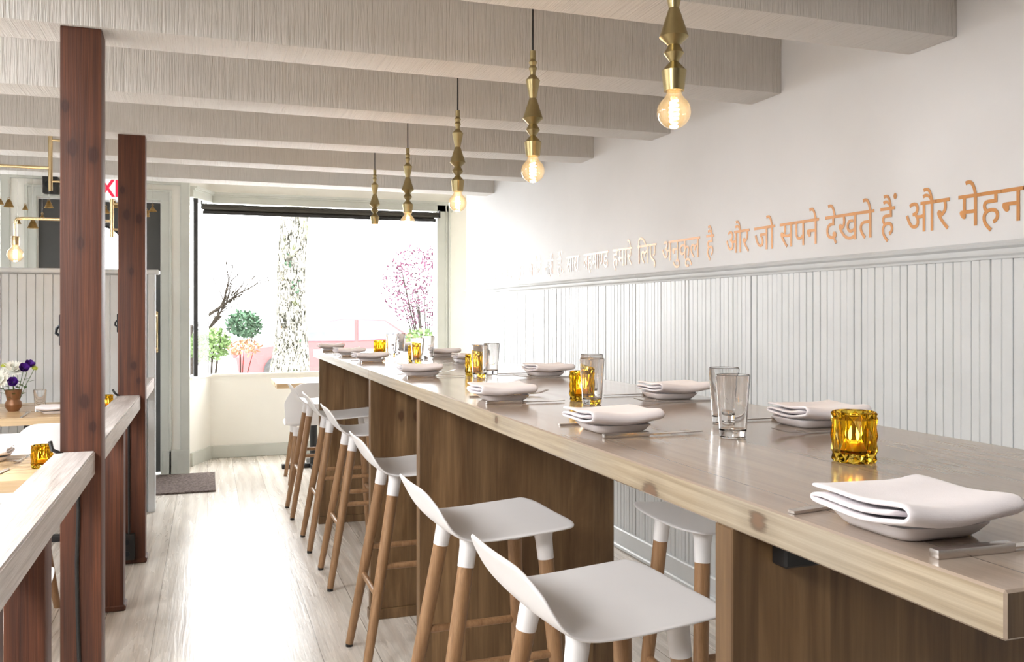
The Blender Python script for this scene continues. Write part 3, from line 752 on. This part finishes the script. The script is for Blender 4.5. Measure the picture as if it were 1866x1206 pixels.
def flower(name, label, head, base, kind, facing):
    r = thing(name, label, 'flower', (VX, VY, VZ), 0, 'flowers in the copper vase')
    h = Vector(head); b = Vector(base); f = Vector(facing).normalized()
    MB().tube([b, b.lerp(h, .5) + Vector((0, 0, .01)), h], .0018, 6).build('stem', M['leaf'], r)
    rr = random.Random(label); mb = MB(); q = f.to_track_quat('Z', 'Y')
    if kind == 'w':
        for ring, (n, L, cu, el) in enumerate(((22, .056, .008, .1), (18, .048, .015, .45), (14, .036, .016, .8), (10, .024, .014, 1.15))):
            for k in range(n):
                a = 2 * PI * k / n + ring * .3 + rr.uniform(-.1, .1); dv = Vector((math.cos(a) * math.cos(el), math.sin(a) * math.cos(el), math.sin(el))); up = Vector((-math.cos(a) * math.sin(el), -math.sin(a) * math.sin(el), math.cos(el)))
                petal(mb, h + q @ (dv * .004), q @ dv, q @ up, L, .007, cu)
        mb.build('bloom', M['wpetal'], r, 180)
        MB().sphere(h + f * .012, .009, 10, 8).build('flower_eye', M['gpetal'], r)
    elif kind == 'p':
        for ring, (n, L, cu, el) in enumerate(((6, .038, .010, .55), (6, .036, .006, .85), (5, .030, -.002, 1.15), (4, .026, -.005, 1.4))):
            for k in range(n):
                a = 2 * PI * k / n + ring * .5; dv = Vector((math.cos(a) * math.cos(el), math.sin(a) * math.cos(el), math.sin(el))); up = Vector((-math.cos(a) * math.sin(el), -math.sin(a) * math.sin(el), math.cos(el)))
                petal(mb, h - f * .012, q @ dv, q @ up, L, .019, cu)
        mb.build('bloom', M['ppetal'], r, 180)
    else:
        mb.sphere(h, .013, 12, 8, (1, 1, .6)); 
        for k in range(12):
            a = 2 * PI * k / 12; petal(mb, h, q @ Vector((math.cos(a), math.sin(a), .2)), f, .018, .004, .004)
        mb.build('bloom', M['gpetal'], r, 180)
    for k in range(3):
        lb = MB(); p = b.lerp(h, .35 + .15 * k); a = rr.uniform(0, 6.28); petal(lb, p, Vector((math.cos(a), math.sin(a), .5)).normalized(), Vector((0, 0, 1)), .035, .010, -.006); lb.build('leaf', M['leaf'], r, 180)
flower('white_chrysanthemum', 'large white chrysanthemum low at the left of the vase', (-.065, -.03, .185), (-.012, -.005, .02), 'w', (-.2, -1, .35))
flower('white_chrysanthemum', 'white chrysanthemum at the top of the bouquet behind the violet bloom', (.0, .01, .235), (.0, .005, .02), 'w', (.1, -.8, .8))
flower('violet_lisianthus', 'violet bloom low at the front of the vase', (.005, -.045, .17), (.004, -.008, .02), 'p', (.15, -1, .25))
flower('violet_lisianthus', 'violet bloom at the upper right of the bouquet', (.055, -.01, .245), (.01, 0, .02), 'p', (.3, -.8, .5))
flower('violet_lisianthus', 'violet bloom topmost at the back of the bouquet', (.078, .02, .262), (.012, .008, .02), 'p', (.4, -.6, .7))
flower('green_button_flower', 'lime green button flower at the upper left of the bouquet', (-.052, .02, .255), (-.006, .008, .02), 'g', (0, -.6, .8))
flower('green_button_flower', 'pale green bud on a long stem at the right of the bouquet', (.105, .01, .24), (.014, .002, .02), 'g', (.4, -.6, .6))

# ------------------------------------------------------------------ pendant lamps over the bar
def bulb(parent, z, R=.038, neck=.0165):
    prof = [(neck, 0), (neck, -.010), (neck * 1.15, -.017)]
    for k in range(1, 15):
        a = PI * (k / 14) ; 
        if math.sin(a) * R > neck * 1.2 or a > PI / 2: prof.append((max(math.sin(a) * R, .0004), -.017 - R * .95 + math.cos(a) * R - .0))
    b = MB().lathe([(r, zz) for r, zz in prof], 28, cap0=False, cap1=True).build('bulb', M['bulb'], parent, 180); b.location = (0, 0, z)
    f = MB(); zc = -.017 - R * .95
    pts = []
    for k in range(61):
        a = k / 60 * 2 * PI * 5; rr = .0075 + .002 * math.sin(k / 60 * PI)
        pts.append((rr * math.cos(a), rr * math.sin(a), zc - .024 + .05 * k / 60))
    f.tube(pts, .0027, 6); f.build('filament', M['filament'], b)
    g = MB().tube([(0, 0, -.002), (0, 0, zc + .02)], .003, 8).build('filament_stem', M['glass'], b)
    return b
PR = [(.0095, .339), (.0095, .3125), (.0075, .3123), (.0137, .302), (.0095, .2914), (.0137, .282), (.009, .2714), (.009, .261), (.0232, .2435), (.0116, .186), (.0327, .121), (.0132, .1028), (.0227, .0843), (.0095, .0659), (.028, .0448), (.0227, 0), (.018, 0), (.018, .008)]
PD = [(1.744, 1.78), (2.649, 1.786), (3.548, 1.79), (4.518, 1.804), (5.475, 1.838)]
PN = ['brass pendant lamp over the near end of the bar, its top out of frame', 'second brass turned pendant lamp from the near end of the bar', 'middle one of the five brass pendant lamps over the bar',
      'fourth brass pendant lamp from the near end, before the window', 'last brass pendant lamp over the window end of the bar']
def lamp(loc, label, e):
    r = thing('pendant_lamp', label, 'lamp', loc, 0, 'brass pendant lamps over the bar')
    MB().lathe(PR, 32).build('socket_body', M['brass'], r, 25).location = (0, 0, 0)
    top = CZ - loc[2]
    MB().tube([(0, 0, .338), (0, 0, top - .02)], .0028, 8).build('cord', M['black'], r)
    MB().lathe([(.05, top), (.05, top - .018), (.01, top - .026)], 24).build('ceiling_rose', M['brass'], r)
    bulb(r, .006)
    l = bpy.data.lights.new('bulb_glow', 'POINT'); l.energy = e; l.color = (1, .62, .28); l.shadow_soft_size = .02
    lo = bpy.data.objects.new('bulb_glow', l); C.objects.link(lo); lo.parent = r; lo.location = (0, 0, -.095)
    return r
for (y, zb_), lb in zip(PD, PN): lamp((.99, y, zb_ + .048), lb, 1.6)

# ------------------------------------------------------------------ brass chandelier over the oak tables
cx, cy = -.684, 5.5
c_ = thing('brass_chandelier', 'thin brass tube chandelier with a round bulb above the oak tables', 'chandelier', (cx, cy, 0))
MB().tube([(0, 0, CZ - .02), (0, 0, 1.80)], .009, 12).lathe([(.06, CZ), (.06, CZ - .015), (.01, CZ - .025)], 24).build('stem', M['brass2'], c_)
MB().tube([(-.148, 0, CZ - .0), (-.148, 0, 2.013)], .0115, 14).build('tube', M['brass2'], c_)
MB().tube([(.167, 0, 1.983), (.167, 0, 1.764)], .0105, 14).build('tube', M['brass2'], c_)
MB().tube([(.257, 0, 2.0), (.257, 0, 1.75)], .0105, 14).build('tube', M['brass2'], c_)
for (xa, xb, z) in ((-.148, 0, 2.299), (-.148, 0, 2.068), (.167, .257, 1.955), (.167, .257, 1.808)):
    MB().tube([(xa, 0, z), (xb, 0, z)], .006, 10).build('rung', M['brass2'], c_)
MB().tube([(-.148, 0, 2.142), (-.9, 0, 2.142)], .009, 12).build('arm', M['brass2'], c_)
a1 = MB(); a1.tube([(.167, 0, 1.855), (-.29, 0, 1.855), (-.31, 0, 1.852), (-.32, 0, 1.842), (-.322, 0, 1.825), (-.322, 0, 1.755)], .0085, 12); a1.build('arm', M['brass2'], c_)
for (bx, zt, up) in ((-.322, 1.756, 1),):
    s_ = MB().lathe([(.006, 0), (.0195, -.001), (.0205, -.004), (.0205, -.05), (.018, -.051)], 24).build('bulb_socket', M['brass2'], c_, 40); s_.location = (bx, 0, zt)
    b_ = bulb(c_, 0, .042, .017); b_.location = (bx, 0, zt - .046)
    l = bpy.data.lights.new('bulb_glow', 'POINT'); l.energy = 1.6; l.color = (1, .62, .28); l.shadow_soft_size = .02
    lo = bpy.data.objects.new('bulb_glow', l); C.objects.link(lo); lo.parent = c_; lo.location = (bx, 0, zt - .17)

# ------------------------------------------------------------------ brass bells on strings
BLS = [(-1.179, 2.0, 1.0), (-1.132, 1.992, 1.35), (-1.044, 1.969, .8), (-1.088, 1.888, 1.1), (-1.003, 1.871, 1.5), (-.952, 1.916, .9), (-.916, 1.994, 1.25), (-.598, 1.970, 1.1), (-.551, 2.009, 1.2), (-.364, 1.958, 1.15), (-.328, 1.990, 1.1)]
BD = ['small brass bell cut by the picture edge', 'ridged conical brass bell against the cream door panel', 'tiny brass bell hanging alone beside the dark door', 'narrow brass bell just above the bent lamp arm',
      'largest brass bell, hanging over the lamp arm', 'small triangular brass bell against the dark door', 'short ornate brass bell beside the chandelier tube', 'triangular brass bell between the posts below the exit sign',
      'brass bell half hidden by the farther post', 'pale cylinder-shaped brass bell just past the farther post', 'triangular brass bell beside the door casing']
for i, ((x, z, s), lb) in enumerate(zip(BLS, BD)):
    r = thing('hanging_bell', lb, 'bell', (x, 6.0, z), 0, 'brass bells on strings')
    h = .034 * s; w_ = .019 * s * (1.15 if 'triang' in lb else .8 if 'cylin' in lb else 1.0); tp = .4 if 'cylin' not in lb else .75
    if 'triang' in lb: tp = .15
    MB().lathe([(w_ * 1.12, 0), (w_ * 1.08, h * .08), (w_ * .92, h * .2), (w_ * (tp + .28), h * .55), (w_ * tp, h * .92), (w_ * tp * .4, h), (w_ * .2, h * 1.02)], 18, cap0=False).build('bell_body', M['bell'], r, 50).location = (0, 0, -h / 2)
    MB().tube([(.006 * math.cos(a), 0, h * .62 + .006 * math.sin(a)) for a in [2 * PI * k / 12 for k in range(13)]], .0015, 6).build('loop', M['bell'], r)
    MB().sphere((0, 0, -h * .45), .004 * s, 8, 6).build('clapper', M['bell'], r)
    MB().tube([(0, 0, h * .65), (0, 0, 2.293 - z)], .0006, 4).build('string', M['steel'], r)

# ------------------------------------------------------------------ exit sign, little black box
ex = thing('exit_sign', 'white exit sign with red letters above the dark door', 'sign', (-.725, 7.70, 2.325))
MB().box(-.19, .19, -.025, .025, -.105, .105, .006, 2).box(-.02, .02, .025, .06, -.05, .05).build('housing', M['wall'], ex, 40)
MB().box(-.18, .18, -.027, -.0245, -.095, .095).build('face_panel', M['signw'], ex, 0)
def text_mesh(body, size, ext, off=0.0):
    cu = bpy.data.curves.new('writing', 'FONT'); cu.body = body; cu.size = size; cu.extrude = ext; cu.offset = off; cu.resolution_u = 6
    o = bpy.data.objects.new('writing', cu); C.objects.link(o)
    bpy.context.view_layer.update()
    dg = bpy.context.evaluated_depsgraph_get(); me = bpy.data.meshes.new_from_object(o.evaluated_get(dg))
    bpy.data.objects.remove(o); bpy.data.curves.remove(cu); return me
me = text_mesh('EXIT', .19, .002, .004)
xs = [v.co.x for v in me.vertices]; ys = [v.co.y for v in me.vertices]; kx = .30 / (max(xs) - min(xs)); ky = .137 / (max(ys) - min(ys))
for v in me.vertices:
    v.co = Vector(((v.co.x - (max(xs) + min(xs)) / 2) * kx, -.029 - v.co.z, (v.co.y - (max(ys) + min(ys)) / 2) * ky))
me.materials.append(M['signr']); o = bpy.data.objects.new('lettering', me); C.objects.link(o); o.parent = ex
el = thing('emergency_light', 'small black box fixed above the dark door beside the chandelier tube', 'light', (-1.16, 7.70, 2.33))
MB().box(-.055, .055, -.06, .055, -.065, .065, .008, 2).build('housing', M['black'], el, 40)
MB().lathe([(.03, 0), (.032, .012), (.02, .016)], 18, rot=Matrix.Rotation(PI / 2, 3, 'X')).build('lens', M['iron'], el).location = (0, -.06, 0)

# ------------------------------------------------------------------ roller blind, mat
rb = thing('roller_blind', 'dark roller blind rolled up across the top of the bay window', 'blind', (0, 8.36, 2.285))
MB().tube([(-.045, 0, 0), (2.135, 0, 0)], .027, 18).build('roller', M['blind'], rb, 40)
MB().box(-.04, 2.11, -.008, .008, -.066, -.034, .004).build('hem_bar', M['black'], rb, 40)
MB().box(-.03, 2.10, .018, .021, -.05, 0).build('fabric', M['blind'], rb, 0)
MB().box(2.135, 2.15, -.035, .1, -.03, .045, .004).build('bracket', M['black'], rb, 40)
MB().box(-.055, -.042, -.02, .02, -.02, .055, .004).build('bracket', M['black'], rb, 40)
t = MB().box(-1.05, .058, 6.89, 7.68, 0.0, .014, .004, 2)
tag(t.build('door_mat', M['mat'], None, 40), 'brown rectangular door mat on the floor before the entrance', 'mat')

# ------------------------------------------------------------------ painted quotation on the right wall
WD = [('आकाश', 7.54, 7.302), ('की', 7.237, 7.142), ('तरफ', 7.08, 6.797), ('देखें.', 6.684, 6.39), ('हम', 6.289, 6.154), ('अकेले', 6.048, 5.79), ('नहीं', 5.731, 5.561), ('हैं.', 5.492, 5.385), ('सारा', 5.329, 5.122),
      (None, 5.053, 4.695), ('हमारे', 4.636, 4.391), ('िलए', 4.325, 4.11), ('अनुकूल', 4.048, 3.678), ('है', 3.621, 3.555), ('और', 3.452, 3.272), ('जो', 3.236, 3.09), ('सपने', 3.057, 2.812), ('देखते', 2.775, 2.515),
      ('हैं', 2.484, 2.407), ('और', 2.365, 2.181), ('मेहनत', 2.146, 1.832), ('करते', 1.79, 1.54), ('हैं', 1.50, 1.42)]
wl = thing('wall_lettering', 'copper coloured painted Hindi quotation along the white wall above the grey panelling', 'lettering', (XW, 0, 0))
ZH, ZB = 1.697, 1.598
ref = text_mesh('त', 1.0, 0); ry = [v.co.y for v in ref.vertices]; RH = max(ry)      # headline height of one letter
def add_word(parts, y0, y1):
    vs, fs, off = [], [], 0
    for me, dx in parts:
        for v in me.vertices: vs.append((v.co.x + dx, v.co.y, v.co.z))
        for p in me.polygons: fs.append([i + off for i in p.vertices])
        off = len(vs)
    xs = [v[0] for v in vs]; k = (y0 - y1) / (max(xs) - min(xs)); kz = (ZH - ZB) / RH; x0 = min(xs)
    nm = bpy.data.meshes.new('word'); nm.from_pydata([(-.0015 - v[2], y0 - (v[0] - x0) * k, ZB + v[1] * kz) for v in vs], [], fs)
    nm.materials.append(M['copper']); o = bpy.data.objects.new('word', nm); C.objects.link(o); o.parent = wl
def clipx(me, x):
    bm = bmesh.new(); bm.from_mesh(me)
    bmesh.ops.bisect_plane(bm, geom=bm.verts[:] + bm.edges[:] + bm.faces[:], plane_co=(x, 0, 0), plane_no=(1, 0, 0), clear_outer=True)
    bm.to_mesh(me); bm.free(); return me
for body, y0, y1 in WD:
    if body and body.startswith('हैं'):      # nasal dot set to the right of the vowel mark
        h1 = text_mesh('है', 1.0, .0005); mx = max(v.co.x for v in h1.vertices); my = max(v.co.y for v in h1.vertices)
        dt = bpy.data.meshes.new('dot'); dt.from_pydata([(mx + .02 + .062 * math.cos(q), my * .93 + .07 * math.sin(q), .0005) for q in [k * PI / 5 for k in range(10)]], [], [tuple(range(10))])
        add_word([(h1, 0), (dt, 0)] + ([(text_mesh('.', 1.0, .0005), mx + .05)] if '.' in body else []), y0, y1)
    elif body: add_word([(text_mesh(body, 1.0, .0005), 0)], y0, y1)
    else:      # the joined letters of the eleventh word
        b1 = text_mesh('ब', 1.0, .0005); h1 = text_mesh('ह', 1.0, .0005); m1 = text_mesh('मा', 1.0, .0005); n1 = text_mesh('ण', 1.0, .0005); d1 = text_mesh('ड', 1.0, .0005)
        W = lambda m: max(v.co.x for v in m.vertices)
        s1 = bpy.data.meshes.new('s'); q = [(W(b1) * .38, .05), (W(b1) * .72, .22), (W(b1) * .72, .30), (W(b1) * .30, .09)]
        s1.from_pydata([(a, b, .0005) for a, b in q], [], [(0, 1, 2, 3)])
        n1 = clipx(n1, W(n1) * .74); x = 0; P = [(b1, 0), (s1, 0)]
        x += W(b1) * .97; P.append((h1, x)); x += W(h1) * .92; P.append((m1, x)); x += W(m1) * .97; P.append((n1, x)); x += W(n1) * .98; P.append((d1, x))
        add_word(P, y0, y1)

# ------------------------------------------------------------------ outside the window
struct(MB().box(-30, 40, 8.62, 60, -.3, -.15).build('outside_pavement', M['pave'], smooth=0))
tr = thing('street_tree', 'thick tree trunk with cracked bark outside the bay window', 'tree', (1.20, 14.5, -.15))
t = MB(); pts, rs = [], []
for k in range(13):
    z = k * .45; pts.append((.14 * z / 3 + .03 * math.sin(z * 2), .02 * math.sin(z), z)); rs.append(.245 + .16 * math.exp(-z * 1.6) - .012 * z + .01 * math.sin(z * 3))
t.tube(pts, rs, 28); t.build('trunk', M['bark'], tr, 180)
mo = MB()
for (a, z) in ((-1.2, 1.0), (-1.9, 2.3), (-1.4, 1.9), (-1.6, .5)):
    for k in range(7):
        z2 = z + rnd.uniform(-.12, .12); a2 = a + rnd.uniform(-.25, .25); R_ = .245 + .16 * math.exp(-z2 * 1.6) - .012 * z2 + .015
        petal(mo, Vector((.14 * z2 / 3 + R_ * math.cos(a2), R_ * math.sin(a2), z2)), Vector((math.cos(a2) * .4, math.sin(a2) * .4, rnd.uniform(-.3, 1))).normalized(), Vector((math.cos(a2), math.sin(a2), 0)), .06, .018, .01)
mo.build('ivy', M['darkleaf'], tr, 180)
def leafy(name, label, cat, loc, R, n, mat, leaf, stems=5, h=None, twig=.014):
    r = thing(name, label, cat, loc); rr = random.Random(label); fb = MB(); sb = MB()
    h = h or R[2]
    for k in range(stems):
        a = rr.uniform(0, 6.28); q = Vector((R[0] * .7 * math.cos(a), R[1] * .7 * math.sin(a), h + R[2] * rr.uniform(-.2, .6)))
        sb.tube([(0, 0, 0), q * .4 + Vector((0, 0, .05)), q], [twig, twig * .7, twig * .3], 6)
    for k in range(n):
        a = rr.uniform(0, 6.28); u = rr.uniform(-1, 1); q = rr.uniform(.35, 1) ** .5; s = math.sqrt(1 - u * u)
        p = Vector((R[0] * q * s * math.cos(a), R[1] * q * s * math.sin(a), max(.04, h + R[2] * q * u)))
        dv = Vector((rr.uniform(-1, 1), rr.uniform(-1, 1), rr.uniform(-.6, 1))).normalized()
        petal(fb, p, dv, dv.orthogonal().normalized(), leaf * rr.uniform(.7, 1.3), leaf * .35, leaf * .1)
    sb.build('stem', M['twig'], r); fb.build('foliage', mat, r, 180); return r
leafy('garden_shrub', 'bright green shrub low at the left of the bay window', 'shrub', (.02, 11.6, -.15), (.26, .4, .22), 700, M['shrubleaf'], .05, h=1.08)
leafy('garden_shrub', 'dark green bush against the sky left of the tree trunk', 'shrub', (.85, 22.0, -.15), (.42, .5, .32), 600, M['darkleaf'], .10, h=1.20)
leafy('garden_shrub', 'russet low shrub beside the bright green shrub', 'shrub', (.52, 15.2, -.15), (.34, .4, .13), 240, M['redleaf'], .05, h=.90)
leafy('garden_shrub', 'small green shrub outside behind the tumblers at the window end', 'shrub', (2.72, 11.6, -.15), (.2, .3, .14), 240, M['shrubleaf'], .05, h=1.12)
leafy('blossom_tree', 'pink blossoming tree at the right of the bay window', 'tree', (3.72, 15.3, -.15), (.85, .9, 0.8), 1500, M['blossom'], .05, stems=16, h=1.95, twig=.02)
bb = thing('bare_tree', 'bare branching tree at the left edge of the bay window', 'tree', (-.25, 14.0, -.15)); t = MB(); rr = random.Random(5)
def branch(p, dv, L, r, dep):
    q = p + dv * L * .5 + Vector((0, 0, .03)); e = p + dv * L; t.tube([p, q, e], [r, r * .8, r * .55], 6)
    if dep:
        for k in range(3):
            nd = (dv + Vector((rr.uniform(-.7, .8), rr.uniform(-.5, .5), rr.uniform(-.3, .6)))).normalized(); branch(p.lerp(e, rr.uniform(.5, 1)), nd, L * .68, r * .5, dep - 1)
for z, dx, dz in ((.2, .2, 1), (.9, .5, .6), (1.2, .55, .45)): branch(Vector((0, 0, z)), Vector((dx, 0, dz)).normalized(), .7, .035, 3)
t.tube([(0, 0, 0), (0, 0, 1.3)], [.07, .045], 8)
t.build('branch', M['twig'], bb, 180)
# parked car
cr = thing('red_car', 'red car on the street behind the tree trunk', 'car', (2.7, 18.6, -.15))
t = MB(); side = [(-2.15, .32), (-2.2, .62), (-2.05, .80), (-1.25, .90), (-.75, 1.30), (-.2, 1.42), (.75, 1.40), (1.35, 1.02), (1.95, .95), (2.15, .80), (2.2, .45), (2.1, .3)]
def ring(y, k): return [(x * (1 - k * .05), y, .3 + (z - .3) * (1 - k * .06)) for x, z in side]
t.loft([ring(-.86, 1), ring(-.8, .2), ring(.8, .2), ring(.86, 1)]); t.build('body', M['carred'], cr, 40)
MB().loft([[(x, y, z) for x, z in ((-1.12, .92), (-.72, 1.24), (-.2, 1.34), (.1, 1.34), (.1, .92))] for y in (-.875, .875)]).build('car_window', M['carglass'], cr, 0)
MB().loft([[(x, y, z) for x, z in ((.17, .92), (.17, 1.34), (.7, 1.32), (1.2, .98))] for y in (-.875, .875)]).build('car_window', M['carglass'], cr, 0)
for x in (-1.35, 1.4):
    for y in (-.83, .83):
        wv = MB().lathe([(.05, -.1), (.2, -.11), (.32, -.09), (.33, 0), (.32, .09), (.2, .11), (.05, .1)], 24, rot=Matrix.Rotation(PI / 2, 3, 'X')).build('wheel', M['tyre'], cr, 40); wv.location = (x, y, .33)
for y in (-.6, .6):
    q = MB().box(-2.24, -2.16, y - .15, y + .15, .60, .74, .01).build('tail_lamp', M['carred'], cr, 0)
